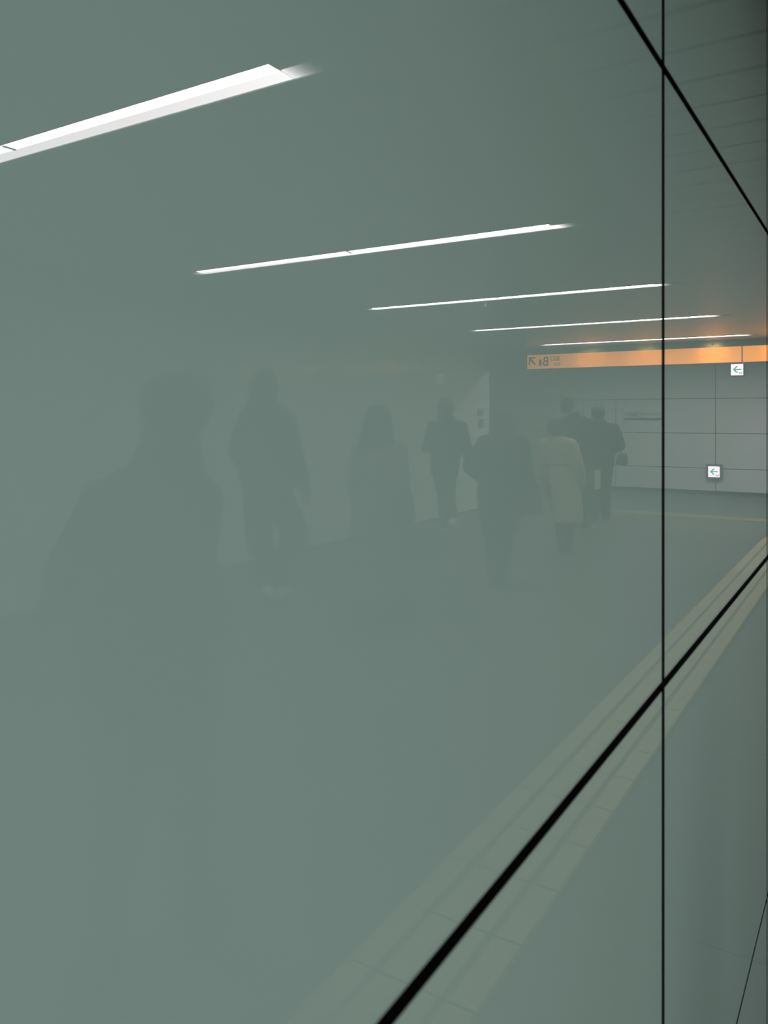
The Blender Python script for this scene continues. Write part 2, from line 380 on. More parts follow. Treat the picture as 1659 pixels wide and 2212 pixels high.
lettering('lettering', '1', M['band_letter'], t, fb, (4.232, 2.272), (4.272, 2.372), bold=0.0)
# arrow pointing up and right
bm = bmesh.new()
def arrow45(u, v):
    return u, v
ax0, ax1, az0, az1 = 4.325, 4.440, 2.285, 2.412
th = 0.026
prism(bm, [(ax0+0.0, az1), (ax0+0.012, az1-th), (ax1-th, az1-th), (ax1-th, az0+0.012), (ax1, az0), (ax1, az1)][::-1], lambda u, v, w_: Vector((u, BAND_Y-w_, v)), 0.0, 0.002)
prism(bm, [(ax0, az0+0.02), (ax0+0.02, az0), (ax1-0.012, az1-th-0.008), (ax1-th-0.008, az1-0.012)], lambda u, v, w_: Vector((u, BAND_Y-w_, v)), 0.0, 0.0021)
obj('arrow', bm, M['band_letter'], t)
# downlights along the top of the band
for k, x in enumerate((3.47, 2.66, 1.75, 0.90, 0.2)):
    d = thing('spotlight', (x, BAND_Y-0.05, ZB1+0.03), 'small warm spotlight over the orange band, %s' % ['nearest the exit lettering', 'second from the exit lettering', 'left of the band divider in the reflection', 'just past the band divider', 'farthest from the exit lettering'][k], 'spotlight', 'warm spotlights above the orange band')
    bm = bmesh.new(); cyl(bm, (x, BAND_Y-0.05, ZB1+0.045), (x, BAND_Y-0.05, ZB1+0.028), 0.012); obj('body', bm, M['dark_metal'], d, True)
    bm = bmesh.new(); box(bm, (x-0.004, BAND_Y-0.05, ZB1+0.034), (x+0.004, BAND_Y+0.021, ZB1+0.040)); obj('bracket', bm, M['dark_metal'], d)
    ld = bpy.data.lights.new('spotlight_lamp', 'AREA'); ld.shape = 'DISK'; ld.size = 0.05; ld.energy = 3.6; ld.color = (1.0, 0.58, 0.22)
    lo_ = bpy.data.objects.new('spotlight_lamp', ld); COL.objects.link(lo_); lo_.location = (0, -0.02, -0.012); lo_.rotation_euler = (math.radians(48), 0, 0); lo_.parent = d

# ---------------------------------------------------------------- arrow signs on the far wall
def arrow_sign(cx, cz, s, frame_s, label, dist):
    t = thing('arrow_sign', (cx, FAR-dist, cz), label, 'sign')
    yf = FAR-dist
    bm = bmesh.new(); h = s/2; g = frame_s/2
    box(bm, (cx-g, yf, cz-g), (cx+g, FAR-0.0005, cz+g), bevel=0.004)
    obj('housing', bm, M['teal_frame'], t)
    bm = bmesh.new(); box(bm, (cx-h, yf-0.004, cz-h), (cx+h, yf, cz+h), bevel=0.001); label_part(obj('panel', bm, M['sign_white'], t), 'lit white face')
    bm = bmesh.new(); F = lambda u, v, w_: Vector((cx+u*s, yf-0.004-w_, cz+v*s))
    prism(bm, [(0.33, 0.02), (0.06, 0.30), (-0.08, 0.30), (0.13, 0.06), (-0.36, 0.06), (-0.36, -0.04), (0.13, -0.04), (-0.08, -0.28), (0.06, -0.28), (0.33, 0.0)][::-1], F, 0, 0.002)
    label_part(obj('arrow', bm, M['sign_green'], t), 'green arrow')
    bm = bmesh.new()
    for a in (-0.42, -0.36, -0.27, -0.21): prism(bm, [(a, -0.42), (a+0.03, -0.42), (a+0.03, -0.24), (a, -0.24)], F, 0, 0.0021)
    prism(bm, [(-0.33, -0.34), (-0.30, -0.34), (-0.30, -0.31), (-0.33, -0.31)], F, 0, 0.0021)
    obj('pictogram', bm, M['sign_grey'], t)
    return t
arrow_sign(2.096, 2.372, 0.215, 0.245, 'white lit sign with green arrow high on the far wall under the orange band', 0.06)
arrow_sign(2.502, 0.436, 0.205, 0.29, 'white lit sign with green arrow in a grey frame low on the far wall', 0.07)

# name board on the far wall
t = thing('name_board', (3.85, FAR, 1.5), 'thin wall lettering over a dark bar at head height on the far wall', 'sign')
ff = lambda u, v, w_: Vector((u, FAR-w_, v))
lettering('lettering', '名銀舗行', M['wall_letter'], t, ff, (3.87, 1.478), (4.19, 1.575), 0.003, bold=0.01)
lettering('lettering', 'コインロ', M['wall_letter'], t, ff, (3.50, 1.51), (3.84, 1.575), 0.003)
bm = bmesh.new(); box(bm, (3.46, FAR-0.004, 1.415), (4.225, FAR, 1.462)); label_part(obj('bar', bm, M['wall_letter'], t), 'dark bar')

# small notices on the end of the opposite wall
for (za, zb, ya, yb, lab) in ((1.50, 1.62, 11.56, 11.80, 'small grey notice near the opposite wall end, the upper of two'), (1.31, 1.45, 11.60, 11.80, 'small grey notice near the opposite wall end, the lower of two')):
    bm = bmesh.new(); box(bm, (SIDE-0.008, ya, za), (SIDE, yb, zb), bevel=0.002); tag(obj('notice', bm, M['grey_metal']), lab, 'notice', 'notices on the opposite wall')

# pale symbols on the back of the band box (they face the far wall and show only mirrored in it)
t = bpy.data.objects['exit_band']
BB = BAND_Y+0.20
F = lambda u, v, w_: Vector((u, BB+w_, v))
def back(name, bm, lab=None):
    o = obj(name, bm, M['letter_white'], t)
    if lab: label_part(o, lab)
    return o
bm = bmesh.new(); prism(bm, [(3.70, 2.25), (3.72, 2.25), (3.72, 2.33), (3.76, 2.295), (3.775, 2.31), (3.71, 2.37), (3.645, 2.31), (3.66, 2.295), (3.70, 2.33)], F, 0, 0.002)
back('arrow', bm, 'white arrow on the back of the band')
for x0 in (3.40, 3.10, 2.97, 2.84, 2.50, 2.24, 2.11, 1.98, 1.85, 1.45, 1.18, 1.05):
    bm = bmesh.new()
    prism(bm, [(x0, 2.25), (x0+0.095, 2.25), (x0+0.095, 2.268), (x0+0.060, 2.268), (x0+0.060, 2.29), (x0+0.095, 2.29), (x0+0.095, 2.305), (x0+0.060, 2.305), (x0+0.060, 2.345),
               (x0+0.040, 2.345), (x0+0.040, 2.305), (x0, 2.305), (x0, 2.29), (x0+0.040, 2.29), (x0+0.040, 2.268), (x0, 2.268)], F, 0, 0.002)
    back('symbol', bm)

# ---------------------------------------------------------------- tactile paving
def strip_path(pts, half):
    """offset polylines of a path"""
    out = []
    n = len(pts)
    for i, p in enumerate(pts):
        a = pts[max(i-1, 0)]; b = pts[min(i+1, n-1)]
        d = (Vector(b)-Vector(a)).normalized(); nrm = Vector((-d.y, d.x))
        out.append((Vector(p)+nrm*half[0], Vector(p)+nrm*half[1]))
    return out
def ribbon(bm, pts, o0, o1, z0, z1, slope=0.0):
    L = strip_path(pts, (o0, o1)); Lt = strip_path(pts, (o0-slope if o0 > o1 else o0+slope, o1+slope if o0 > o1 else o1-slope))
    rows = []
    for (a, b), (c, d) in zip(L, Lt):
        rows.append([bm.verts.new((a.x, a.y, z0)), bm.verts.new((c.x, c.y, z1)), bm.verts.new((d.x, d.y, z1)), bm.verts.new((b.x, b.y, z0))])
    for r0, r1 in zip(rows, rows[1:]):
        for k in range(3): bm.faces.new((r0[k], r0[k+1], r1[k+1], r1[k]))
    bm.faces.new(rows[0]); bm.faces.new(rows[-1][::-1])
path = [(0.815, -6.5)]
y = -6.2
while y < 10.55: path.append((0.815, y)); y += 0.3
for k in range(0, 9):
    a = math.radians(90*k/8); path.append((0.415+0.40*math.cos(a), 10.6+0.40*math.sin(a)))
x = 0.15
while x > -3.8: path.append((x, 11.0)); x -= 0.3
t = thing('tactile_paving', (0.815, 0.0, 0.0), 'pale yellow ribbed tactile strip running along the glossy wall and bending away', 'tactile paving')
bm = bmesh.new(); ribbon(bm, path, 0.20, -0.20, 0.0, 0.004); obj('base', bm, M['groove'], t)
for o_ in (-0.152, -0.051, 0.051, 0.152):
    bm = bmesh.new(); ribbon(bm, path, o_+0.044, o_-0.044, 0.004, 0.010, 0.006); obj('rib', bm, M['yellow'], t)
t = thing('tactile_paving', (4.0, 12.55, 0.0), 'distant tactile strip crossing the passage floor before the far wall', 'tactile paving')
path2 = [(x*0.3, 12.55) for x in range(-12, 39)]
bm = bmesh.new(); ribbon(bm, path2, 0.20, -0.20, 0.0, 0.004); obj('base', bm, M['yellow_across'], t)
for o_ in (-0.150, -0.05, 0.05, 0.150):
    bm = bmesh.new(); ribbon(bm, [p for p in path2 if p[0] > 1.45], o_+0.030, o_-0.030, 0.004, 0.010, 0.006); obj('rib', bm, M['yellow_across'], t)
bm = bmesh.new()
for x in [1.42-0.11*i for i in range(20)]:
    prism(bm, [(x, 12.36), (x+0.04, 12.36), (x+0.16, 12.74), (x+0.12, 12.74)], lambda u, v, w_: Vector((u, v, w_)), 0.004, 0.011)
label_part(obj('slanted_bars', bm, M['yellow_across'], t), 'slanted raised bars')

# ---------------------------------------------------------------- people
# Local frame of a figure: lat = sideways (positive to its right hand side), fwd = walking direction, z up.
def tapered(bm, p0, p1, r0, r1, flat=1.0, fax=None, seg=18, rings=5):
    """capsule from p0 to p1; flat squashes along fax"""
    p0 = Vector(p0); p1 = Vector(p1); d = p1-p0; L = d.length
    d = d.normalized() if L > 1e-6 else Vector((0, 0, 1))
    u = d.orthogonal().normalized(); w_ = d.cross(u)
    prof = []
    for i in range(rings+1):
        a = math.pi/2*(1-i/rings); prof.append((-r0*math.sin(a), r0*math.cos(a)))
    for i in range(rings+1):
        a = math.pi/2*i/rings; prof.append((L+r1*math.sin(a), r1*math.cos(a)))
    rows = []
    for s, r in prof:
        c = p0+d*s
        row = []
        for k in range(seg):
            t_ = 2*math.pi*k/seg; q = (math.cos(t_)*u+math.sin(t_)*w_)*max(r, 1e-4)
            if fax is not None: q = q-fax*(q.dot(fax))*(1-flat)
            row.append(bm.verts.new(c+q))
        rows.append(row)
    for a, b in zip(rows, rows[1:]):
        for k in range(seg): bm.faces.new((a[k], a[(k+1)%seg], b[(k+1)%seg], b[k]))
    bm.faces.new(rows[0][::-1]); bm.faces.new(rows[-1])
def ellip(bm, c, r, seg=20):
    m = Matrix.Translation(Vector(c)) @ Matrix.Diagonal((*r, 1))
    bmesh.ops.create_uvsphere(bm, u_segments=seg, v_segments=seg//2, radius=1.0, matrix=m)
def loft(bm, rings, seg=36, wob=0.0):
    """rings: (cx, cy, z, rx, ry)"""
    rows = []
    for i, (cx, cy, z, rx, ry) in enumerate(rings):
        k_ = wob*i/max(1, len(rings)-1)
        rows.append([bm.verts.new((cx+rx*math.cos(t_)*(1+k_*math.sin(5*t_+1.3)), cy+ry*math.sin(t_)*(1+k_*math.sin(5*t_+1.3)), z)) for t_ in [2*math.pi*k/seg for k in range(seg)]])
    for a, b in zip(rows, rows[1:]):
        for k in range(seg): bm.faces.new((a[k], a[(k+1)%seg], b[(k+1)%seg], b[k]))
    bm.faces.new(rows[0][::-1]); bm.faces.new(rows[-1])
def fused(name, bm, m, parent, voxel, smooth=4):
    """join the overlapping volumes of bm into one continuous skin"""
    bmesh.ops.recalc_face_normals(bm, faces=bm.faces[:])
    me = bpy.data.meshes.new(name); bm.to_mesh(me); bm.free()
    o = bpy.data.objects.new(name, me); COL.objects.link(o)
    r = o.modifiers.new('remesh', 'REMESH'); r.mode = 'VOXEL'; r.voxel_size = voxel
    s = o.modifiers.new('smooth', 'SMOOTH'); s.iterations = smooth; s.factor = 0.5
    bpy.context.view_layer.update()
    dg = bpy.context.evaluated_depsgraph_get()
    me2 = bpy.data.meshes.new_from_object(o.evaluated_get(dg))
    bpy.data.objects.remove(o); bpy.data.meshes.remove(me)
    me2.name = name
    me2.materials.clear(); me2.materials.append(m)
    for p in me2.polygons: p.use_smooth = True
    o = bpy.data.objects.new(name, me2); COL.objects.link(o)
    if parent is not None: o.parent = parent
    return o

def hand(bm, wrist, d, palm_n, thumb_dir, s=1.0, curl=0.35):
    """palm, four unequal curled fingers and a thumb; d = direction of the hand, palm_n = direction the palm faces"""
    wrist = Vector(wrist); d = Vector(d).normalized(); n = Vector(palm_n); n = (n-d*n.dot(d)).normalized(); side = Vector(thumb_dir); side = (side-d*side.dot(d)-n*side.dot(n)).normalized()
    L = 0.085*s
    for k in range(4):
        o_ = side*(0.033-0.0215*k)*s
        tapered(bm, wrist+o_*0.6, wrist+d*L+o_, 0.016*s, 0.0125*s, seg=10, rings=3)
        fl = (0.068, 0.076, 0.071, 0.056)[k]*s
        p = wrist+d*L+o_; dirn = d.copy()
        for j, fr_ in enumerate((0.45, 0.30, 0.25)):
            ang = curl*(0.6+0.8*j)
            dirn = (dirn*math.cos(ang)+n*math.sin(ang)).normalized()
            q = p+dirn*fl*fr_
            tapered(bm, p, q, (0.0088-0.0008*j)*s, (0.0082-0.001*j)*s, seg=8, rings=3); p = q
    p = wrist+d*0.022*s+side*0.024*s
    q = p+(side*0.75+d*0.6+n*0.35).normalized()*0.040*s; tapered(bm, p, q, 0.0135*s, 0.011*s, seg=8, rings=3)
    r_ = q+(d*0.9+side*0.15+n*0.35).normalized()*0.030*s; tapered(bm, q, r_, 0.0105*s, 0.008*s, seg=8, rings=3)

def person(base, head, sh_w, joints, label, top, bottom, hair, shoe, hands=(True, True), facing=(0.0, 1.0)):
    """base: floor point; head: (lat, fwd, z of the crown, width); joints: positions in the figure's own frame"""
    root = bpy.data.objects.new('person', None)
    fx, fy = facing; n_ = math.hypot(fx, fy); fx /= n_; fy /= n_
    ang = math.atan2(-fx, fy)
    hx, hf, ht, hw = head
    k = ht/1.70
    bm = bmesh.new()
    HH = 0.225*min(k, 1.02)
    hc = Vector((hx, hf, ht-HH*0.42))
    # skull, jaw, neck, features
    ellip(bm, hc, (0.076*k, 0.094*k, 0.105*k)); ellip(bm, hc+Vector((0, 0.026*k, -0.062*k)), (0.056*k, 0.060*k, 0.062*k))
    tapered(bm, hc+Vector((0, 0.088*k, -0.010*k)), hc+Vector((0, 0.106*k, -0.040*k)), 0.007*k, 0.013*k, seg=8)
    ellip(bm, hc+Vector((0, 0.074*k, -0.075*k)), (0.024*k, 0.016*k, 0.008*k), 12)
    ellip(bm, hc+Vector((0, 0.066*k, -0.108*k)), (0.022*k, 0.018*k, 0.016*k), 12)
    for s in (-1, 1):
        ellip(bm, hc+Vector((s*0.030*k, 0.080*k, 0.008*k)), (0.020*k, 0.010*k, 0.006*k), 10)
        ellip(bm, hc+Vector((s*0.028*k, 0.072*k, -0.010*k)), (0.011*k, 0.012*k, 0.009*k), 10)
        ellip(bm, hc+Vector((s*0.077*k, 0.004*k, -0.025*k)), (0.009*k, 0.020*k, 0.032*k), 12)
    J_ = joints
    neck = Vector(J_['neck'])
    tapered(bm, hc+Vector((0, -0.010, -0.05*k)), neck, 0.054*k, 0.060*k)
    pel = Vector(J_['pelvis']); up = neck-pel; lat = Vector((1, 0, 0))
    shl, shr = Vector(J_['sl']), Vector(J_['sr'])
    tapered(bm, shl, shr, 0.058*k, 0.058*k); tapered(bm, neck, shl, 0.055*k, 0.055*k); tapered(bm, neck, shr, 0.055*k, 0.055*k)
    mid = pel.lerp(neck, 0.62); tapered(bm, pel+Vector((-0.06, 0, 0)), mid+Vector((-0.06, 0, 0)), 0.10*k, 0.105*k); tapered(bm, pel+Vector((0.06, 0, 0)), mid+Vector((0.06, 0, 0)), 0.10*k, 0.105*k)
    for s in ('l', 'r'):
        a, e, h_ = Vector(J_['s'+s]), Vector(J_['e'+s]), Vector(J_['w'+s])
        tapered(bm, a, e, 0.050*k, 0.038*k); tapered(bm, e, h_, 0.037*k, 0.025*k)
        sg = -1 if s == 'l' else 1
        dd = (h_-e).normalized()
        hand(bm, h_+dd*0.01, dd*0.6+Vector(J_.get('h'+s, (0, 0.2, -1))).normalized()*0.6, Vector((-sg, 0.25, 0)), Vector((0, 1, 0.1)), k)
        hp, kn, an = Vector(J_['p'+s]), Vector(J_['k'+s]), Vector(J_['a'+s])
        tapered(bm, hp, kn, 0.082*k, 0.055*k); tapered(bm, kn, an, 0.055*k, 0.036*k)
        toe = Vector(J_['t'+s]); tapered(bm, an+Vector((0, -0.02, -0.035)), toe, 0.038*k, 0.028*k)
    body = fused('person', bm, M['skin'], None, 0.0048, 2)
    body.location = (base[0], base[1], 0.0); body.rotation_euler = (0, 0, ang)
    bpy.data.objects.remove(root)
    tag(body, label, 'person', 'people walking down the corridor')
    # hair
    bm = bmesh.new()
    if hair == 'short':
        ellip(bm, hc+Vector((0, -0.012, 0.012)), (hw/2, 0.105*k, 0.112*k)); ellip(bm, hc+Vector((0, -0.045, -0.045)), (hw/2*0.86, 0.060*k, 0.065*k))
    elif hair == 'round':
        ellip(bm, hc+Vector((0, -0.015, 0.005)), (hw/2, 0.112*k, 0.118*k)); ellip(bm, hc+Vector((0, -0.04, -0.055)), (hw/2*0.97, 0.075*k, 0.075*k))
    elif hair == 'bob':
        loft(bm, [(hx, hf-0.005, ht+0.026, 0.035, 0.045), (hx, hf-0.01, ht+0.004, hw*0.24, 0.095), (hx, hf-0.015, ht-0.03, hw*0.31, 0.108), (hx, hf-0.02, ht-0.09, hw*0.37, 0.105), (hx, hf-0.03, ht-0.17, hw*0.43, 0.10), (hx, hf-0.035, ht-0.235, hw*0.475, 0.095), (hx, hf-0.035, ht-0.275, hw*0.52, 0.085)])
    elif hair == 'long':
        loft(bm, [(hx, hf-0.005, ht+0.026, 0.035, 0.045), (hx, hf-0.01, ht+0.004, hw*0.29, 0.095), (hx, hf-0.015, ht-0.03, hw*0.38, 0.108), (hx, hf-0.02, ht-0.10, hw*0.46, 0.105), (hx, hf-0.04, ht-0.20, hw*0.5, 0.10), (hx, hf-0.07, ht-0.32, hw*0.52, 0.075), (hx, hf-0.09, ht-0.42, hw*0.42, 0.05)])
    elif hair == 'hood':
        ellip(bm, hc+Vector((0, -0.02, 0.0)), (hw/2, 0.125*k, 0.125*k)); ellip(bm, hc+Vector((0, -0.045, -0.09)), (hw/2*0.92, 0.10*k, 0.09*k)); ellip(bm, hc+Vector((0, -0.06, -0.16)), (hw/2*1.1, 0.10*k, 0.06*k))
    # face side stays open
    zf = hc.z
    o = fused('hood' if hair == 'hood' else 'hair', bm, top if hair == 'hood' else M['hair'], body, 0.008, 3)
    for v in o.data.vertices:
        if v.co.y > hf+0.062 and zf-0.11 < v.co.z < zf+0.055: v.co.y = hf+0.045
    # garment on the upper body
    g = J_['coat']
    bm = bmesh.new()
    loft(bm, g, wob=J_.get('wob', 0.02))
    tapered(bm, shl, shr, 0.078*k, 0.078*k); tapered(bm, neck+Vector((0, -0.01, -0.01)), shl, 0.078*k, 0.074*k); tapered(bm, neck+Vector((0, -0.01, -0.01)), shr, 0.078*k, 0.074*k)
    sl = J_.get('sleeve', (0.072, 0.062, 0.050))
    for s in ('l', 'r'):
        a, e, h_ = Vector(J_['s'+s]), Vector(J_['e'+s]), Vector(J_['w'+s])
        tapered(bm, a, e, sl[0], sl[1]); tapered(bm, e, e.lerp(h_, 0.93), sl[1], sl[2])
    if J_.get('collar'):
        tapered(bm, neck+Vector((-0.03, 0.0, 0.03)), neck+Vector((0.03, 0.0, 0.03)), 0.075*k, 0.075*k)
    fused(J_.get('coat_name', 'jacket'), bm, top, body, 0.011, 5)
    if 'belt' in J_:
        bz, brx, bry, bx = J_['belt']
        bm = bmesh.new(); loft(bm, [(bx, 0, bz-0.022, brx, bry), (bx, 0, bz+0.022, brx, bry)]); o = obj('belt', bm, top, None, True); o.parent = body
    # trousers
    if bottom is not None:
        bm = bmesh.new()
        tr = J_.get('leg', (0.105, 0.082, 0.068))
        tapered(bm, pel+Vector((-0.05, 0, 0)), pel+Vector((0.05, 0, 0)), 0.125*k, 0.125*k)
        for s in ('l', 'r'):
            hp, kn, an = Vector(J_['p'+s]), Vector(J_['k'+s]), Vector(J_['a'+s])
            tapered(bm, hp, kn, tr[0], tr[1]); tapered(bm, kn, kn.lerp(an, 0.90), tr[1], tr[2])
        fused('trousers', bm, bottom, body, 0.011, 4)
    for s in ('l', 'r'):
        an, toe = Vector(J_['a'+s]), Vector(J_['t'+s])
        dirf = (toe-an); dirf.z = 0; dirf.normalize()
        heel = Vector((an.x, an.y, toe.z + max(0.0, (an.z-0.10)-toe.z+0.035)))-dirf*0.035
        bm = bmesh.new()
        tapered(bm, heel+Vector((0, 0, 0.012)), toe, 0.048*k, 0.040*k); tapered(bm, heel+Vector((0, 0, 0.01)), an+Vector((0, 0, -0.02)), 0.046*k, 0.046*k)
        o = fused('shoe', bm, shoe, body, 0.008, 3)
        zmin = min(v.co.z for v in o.data.vertices)
        if an.z < 0.13:
            for v in o.data.vertices: v.co.z = max(v.co.z, 0.003)
    return body

def std(H, sw=0.2, lean=0.0, **kw):
    """a neutral stride, scaled to height H; entries are overridden by kw"""
    J_ = dict(neck=(lean, 0, H*0.845), pelvis=(0, 0, H*0.53), sl=(-sw+lean, 0, H*0.81), sr=(sw+lean, 0, H*0.81),
        el=(-sw-0.05, -0.03, H*0.62), er=(sw+0.05, -0.03, H*0.62), wl=(-sw-0.04, 0.10, H*0.48), wr=(sw+0.04, 0.10, H*0.48),
        pl=(-0.085, 0, H*0.52), pr=(0.085, 0, H*0.52), kl=(-0.09, 0.10, H*0.285), kr=(0.09, -0.02, H*0.28),
        al=(-0.09, 0.16, 0.10), ar=(0.09, -0.22, 0.12), tl=(-0.10, 0.31, 0.04), tr=(0.10, -0.09, 0.035))
    J_.update(kw); return J_

# The figures walk away along the corridor (+y). Seen in the wall, a figure's own left is the picture's right.
# lat > 0 here is world +x turned by facing; in the reflection +x appears to the LEFT, so picture-right = negative lat.
# A: hooded coat and shoulder bag
person((3.24, 11.42), (0.02, 0.0, 1.64, 0.205), 0.2, std(1.62, 0.205, collar=True,
    er=(0.27, 0.02, 1.06), wr=(0.20, 0.16, 0.98), el=(-0.29, -0.02, 1.08), wl=(-0.16, 0.15, 1.0),
    kl=(-0.055, 0.03, 0.46), kr=(0.06, -0.02, 0.45), al=(-0.055, 0.08, 0.10), ar=(0.055, -0.10, 0.10), tl=(-0.06, 0.22, 0.04), tr=(0.06, 0.05, 0.04),
    leg=(0.125, 0.095, 0.075), sleeve=(0.085, 0.085, 0.06),
    coat=[(0, 0, 0.78, 0.21, 0.15), (0, 0, 0.95, 0.215, 0.16), (0, 0, 1.12, 0.215, 0.155), (0, 0, 1.28, 0.20, 0.14), (0, -0.01, 1.40, 0.10, 0.09)]),
    'person in a dark padded jacket with a small shoulder bag, farthest along the corridor', M['black_cloth'], M['trouser'], 'short', M['shoe_black'])
# B: tall person
person((3.27, 10.35), (0.08, 0.0, 1.735, 0.185), 0.2, std(1.72, 0.215, collar=True,
    er=(0.27, 0.0, 1.10), wr=(0.26, 0.10, 0.86), el=(-0.27, -0.03, 1.10), wl=(-0.16, -0.05, 0.84),
    coat=[(0, 0, 0.62, 0.20, 0.15), (0, 0, 0.85, 0.205, 0.155), (0, 0, 1.12, 0.205, 0.15), (0, 0, 1.35, 0.215, 0.14), (0, -0.01, 1.48, 0.10, 0.09)], coat_name='coat'),
    'tallest person in a long dark coat, carrying a tote bag behind the beige coat', M['navy_cloth'], M['trouser'], 'short', M['shoe_black'])
# C: beige coat
person((2.78, 8.50), (0.06, 0.0, 1.475, 0.185), 0.16, std(1.46, 0.155, lean=0.03,
    el=(-0.20, -0.02, 0.96), wl=(-0.21, 0.10, 0.76), er=(0.22, -0.03, 0.98), wr=(0.27, 0.02, 0.78),
    sleeve=(0.068, 0.062, 0.055), coat_name='coat',
    coat=[(-0.09, -0.01, 0.335, 0.165, 0.16), (-0.07, 0, 0.55, 0.165, 0.165), (-0.02, 0, 0.80, 0.165, 0.15), (0.01, 0, 0.98, 0.135, 0.115), (0.03, 0, 1.10, 0.155, 0.125), (0.03, -0.01, 1.22, 0.11, 0.09)], belt=(0.985, 0.148, 0.128, 0.01),
    kl=(-0.10, -0.02, 0.40), kr=(0.03, 0.08, 0.40), al=(-0.13, -0.20, 0.14), ar=(0.03, 0.12, 0.09), tl=(-0.13, -0.08, 0.05), tr=(0.03, 0.26, 0.035), wob=0.05),
    'short person in a pale beige belted coat with a round dark bob', M['beige_cloth'], M['trouser'], 'round', M['shoe_black'])
# D: white shoes, mid stride
person((4.36, 8.77), (0.0, 0.02, 1.70, 0.205), 0.2, std(1.68, 0.20, lean=-0.02, collar=True,
    er=(0.25, -0.05, 1.10), wr=(0.17, 0.17, 1.05), el=(-0.31, 0.0, 1.09), wl=(-0.20, 0.16, 0.99),
    coat=[(0.02, 0, 0.76, 0.185, 0.15), (0.01, 0, 0.95, 0.19, 0.155), (-0.02, 0, 1.15, 0.20, 0.15), (-0.02, 0, 1.33, 0.20, 0.13), (0, -0.01, 1.45, 0.10, 0.08)],
    kl=(-0.03, 0.04, 0.54), kr=(0.03, -0.02, 0.53), al=(-0.19, -0.16, 0.26), ar=(0.07, 0.10, 0.10), tl=(-0.20, -0.10, 0.14), tr=(0.14, 0.20, 0.04), pl=(-0.06, 0, 0.88), pr=(0.08, 0, 0.88), leg=(0.10, 0.072, 0.06)),
    'person in a dark padded jacket and white shoes, legs crossing mid-step', M['black_cloth'], M['trouser'], 'round', M['shoe_white'])
# E: long hooded coat with bag
person((2.66, 6.50), (-0.06, 0.0, 1.545, 0.23), 0.18, std(1.54, 0.17, lean=-0.06,
    er=(0.24, -0.02, 1.05), wr=(0.20, 0.12, 0.94), el=(-0.25, -0.02, 1.05), wl=(-0.31, 0.02, 0.90), sleeve=(0.085, 0.08, 0.065), coat_name='coat',
    coat=[(-0.03, 0, 0.52, 0.19, 0.17), (-0.02, 0, 0.75, 0.185, 0.165), (-0.01, 0, 0.98, 0.185, 0.155), (-0.03, 0, 1.2, 0.19, 0.14), (-0.05, -0.01, 1.34, 0.12, 0.09)],
    kl=(-0.09, -0.02, 0.42), kr=(0.06, 0.06, 0.42), al=(-0.11, -0.20, 0.13), ar=(0.05, 0.10, 0.09), tl=(-0.11, -0.06, 0.04), tr=(0.05, 0.25, 0.035)),
    'person in a long dark coat with long hair, arms out, handbag hanging beside', M['black_cloth'], M['trouser'], 'long', M['shoe_black'])
# F: bob hair and long coat
person((2.83, 4.83), (0.0, 0.0, 1.556, 0.28), 0.18, std(1.55, 0.155,
    er=(0.20, -0.02, 1.00), wr=(0.20, 0.08, 0.80), el=(-0.20, -0.02, 1.00), wl=(-0.19, 0.10, 0.80), coat_name='coat',
    coat=[(0.0, 0, 0.20, 0.27, 0.235), (0, 0, 0.50, 0.24, 0.20), (0, 0, 0.85, 0.205, 0.17), (0, 0, 1.08, 0.185, 0.14), (0, -0.01, 1.24, 0.16, 0.11), (0, -0.01, 1.30, 0.09, 0.08)], wob=0.05, leg=(0.09, 0.07, 0.058), kl=(-0.08, 0.06, 0.43), kr=(0.08, 0.0, 0.42), al=(-0.08, 0.10, 0.10), ar=(0.08, -0.10, 0.12), tl=(-0.09, 0.25, 0.04), tr=(0.08, 0.04, 0.035)),
    'person in a long flared grey coat with a neat dark bob, in the middle', M['grey_cloth'], M['trouser'], 'bob', M['shoe_black'])
# G: hooded jacket and baggy trousers
person((3.915, 4.86), (0.0, 0.0, 1.84, 0.205), 0.22, std(1.82, 0.19, collar=True,
    er=(0.28, -0.03, 1.20), wr=(0.23, 0.12, 1.03), el=(-0.29, -0.02, 1.22), wl=(-0.34, 0.04, 0.97), sleeve=(0.088, 0.08, 0.07),
    coat=[(0, 0, 0.93, 0.25, 0.18), (0, 0, 1.10, 0.24, 0.175), (0, 0, 1.30, 0.215, 0.16), (0, -0.01, 1.48, 0.19, 0.14), (0, -0.02, 1.60, 0.10, 0.10)],
    kl=(-0.20, 0.12, 0.56), kr=(0.07, 0.0, 0.52), al=(-0.14, -0.10, 0.20), ar=(0.05, 0.14, 0.10), tl=(-0.14, -0.02, 0.09), tr=(0.05, 0.30, 0.04), leg=(0.125, 0.11, 0.085)),
    'tall person in a hooded jacket and baggy trousers, second from the left', M['black_cloth'], M['trouser'], 'hood', M['shoe_white'])
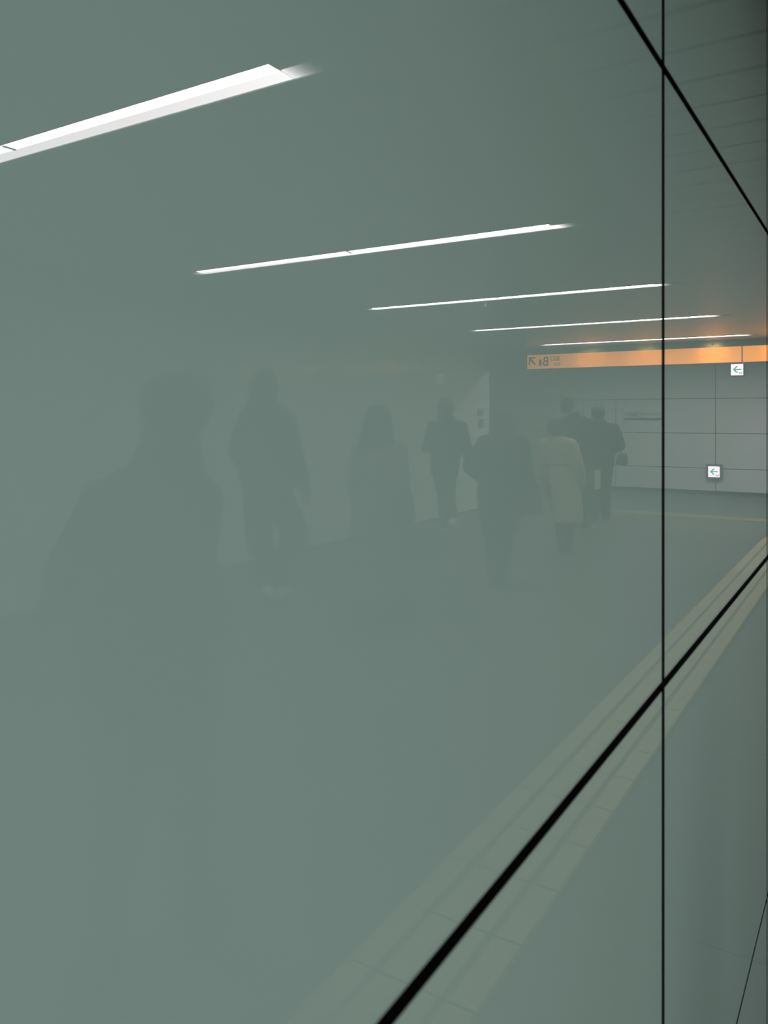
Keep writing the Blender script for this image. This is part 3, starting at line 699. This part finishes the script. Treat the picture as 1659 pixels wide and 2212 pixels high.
# H: nearest, broad hooded jacket
person((1.42, 1.56), (0.0, 0.02, 1.615, 0.205), 0.2, std(1.60, 0.155, lean=0.02,
    sl=(-0.065, 0, 1.265), sr=(0.22, 0, 1.245), er=(0.33, -0.02, 1.06), wr=(0.42, 0.08, 0.93), el=(-0.075, -0.05, 1.03), wl=(-0.06, 0.14, 0.90), sleeve=(0.068, 0.058, 0.05), collar=True,
    coat=[(0.08, 0, 0.70, 0.20, 0.15), (0.08, 0, 0.95, 0.195, 0.15), (0.08, 0, 1.12, 0.185, 0.14), (0.07, 0, 1.25, 0.155, 0.125), (0.03, -0.01, 1.37, 0.09, 0.08)],
    pl=(-0.01, 0, 0.83), pr=(0.15, 0, 0.83), kl=(-0.01, 0.08, 0.46), kr=(0.16, -0.02, 0.45), al=(-0.01, 0.12, 0.10), ar=(0.16, -0.16, 0.11), tl=(-0.02, 0.27, 0.04), tr=(0.16, -0.02, 0.035), pelvis=(0.07, 0, 0.85)),
    'nearest and largest person, dark jacket, one elbow out, far left', M['black_cloth'], M['grey_cloth'], 'short', M['shoe_black'], facing=(0.35, 0.94))

# ---------------------------------------------------------------- bags
def bag(name, c, size, m, label, handle=True, strap_to=None, pale=None, rot=0.0):
    t = thing(name, (c[0], c[1], c[2]-size[2]/2), label, 'bag')
    bm = bmesh.new()
    sx, sy, sz = size[0]/2, size[1]/2, size[2]/2
    loft_r = []
    for f, q in ((-1, 0.80), (-0.92, 0.97), (-0.5, 1.04), (0.2, 1.0), (0.9, 0.86), (1.0, 0.70)):
        loft_r.append((c[0], c[1], c[2]+sz*f, sx*q, sy*q))
    rows = []
    for cx, cy, z, rx, ry in loft_r:
        rows.append([bm.verts.new((cx+rx*math.copysign(abs(math.cos(a))**0.5, math.cos(a)), cy+ry*math.copysign(abs(math.sin(a))**0.5, math.sin(a)), z)) for a in [2*math.pi*i/28 for i in range(28)]])
    for a, b in zip(rows, rows[1:]):
        for i in range(28): bm.faces.new((a[i], a[(i+1)%28], b[(i+1)%28], b[i]))
    bm.faces.new(rows[0][::-1]); bm.faces.new(rows[-1])
    obj('body', bm, m, t, True)
    top = Vector((c[0], c[1], c[2]+sz))
    for s in ((-1, 1) if strap_to is None else (0,)):
        bm = bmesh.new()
        if strap_to is None:
            pts = [top+Vector((sx*0.5*math.cos(math.pi*i/8)*1.0, s*sy*0.4, 0.11*math.sin(math.pi*i/8)-0.01)) for i in range(9)]
        else:
            e = Vector(strap_to); pts = [top+Vector((0, 0, -0.02)), top.lerp(e, 0.5), e]
        for a, b in zip(pts, pts[1:]): tapered(bm, a, b, 0.008, 0.008, seg=8, rings=2)
        obj('strap' if strap_to else 'handle', bm, m, t, True)
    if pale:
        bm = bmesh.new(); box(bm, (c[0]-sx*1.06-0.012, c[1]-sy*0.8, c[2]-sz*0.1), (c[0]-sx*0.95, c[1]+sy*0.8, c[2]+sz), bevel=0.003)
        label_part(obj('side_panel', bm, pale, t), 'pale cream side panel')
    return t
bag('shoulder_bag', (2.93, 11.46, 0.88), (0.13, 0.20, 0.16), M['bag_black'], 'small dark shoulder bag on the hip of the farthest person', strap_to=(3.02, 11.42, 1.34))
bag('tote_bag', (2.99, 10.30, 0.57), (0.11, 0.26, 0.44), M['tote'], 'dark tote with a pale side held by the tallest person', pale=M['bag_pale'])
bag('handbag', (2.34, 6.52, 0.76), (0.14, 0.22, 0.22), M['bag_black'], 'dark handbag hanging beside the long-haired person')
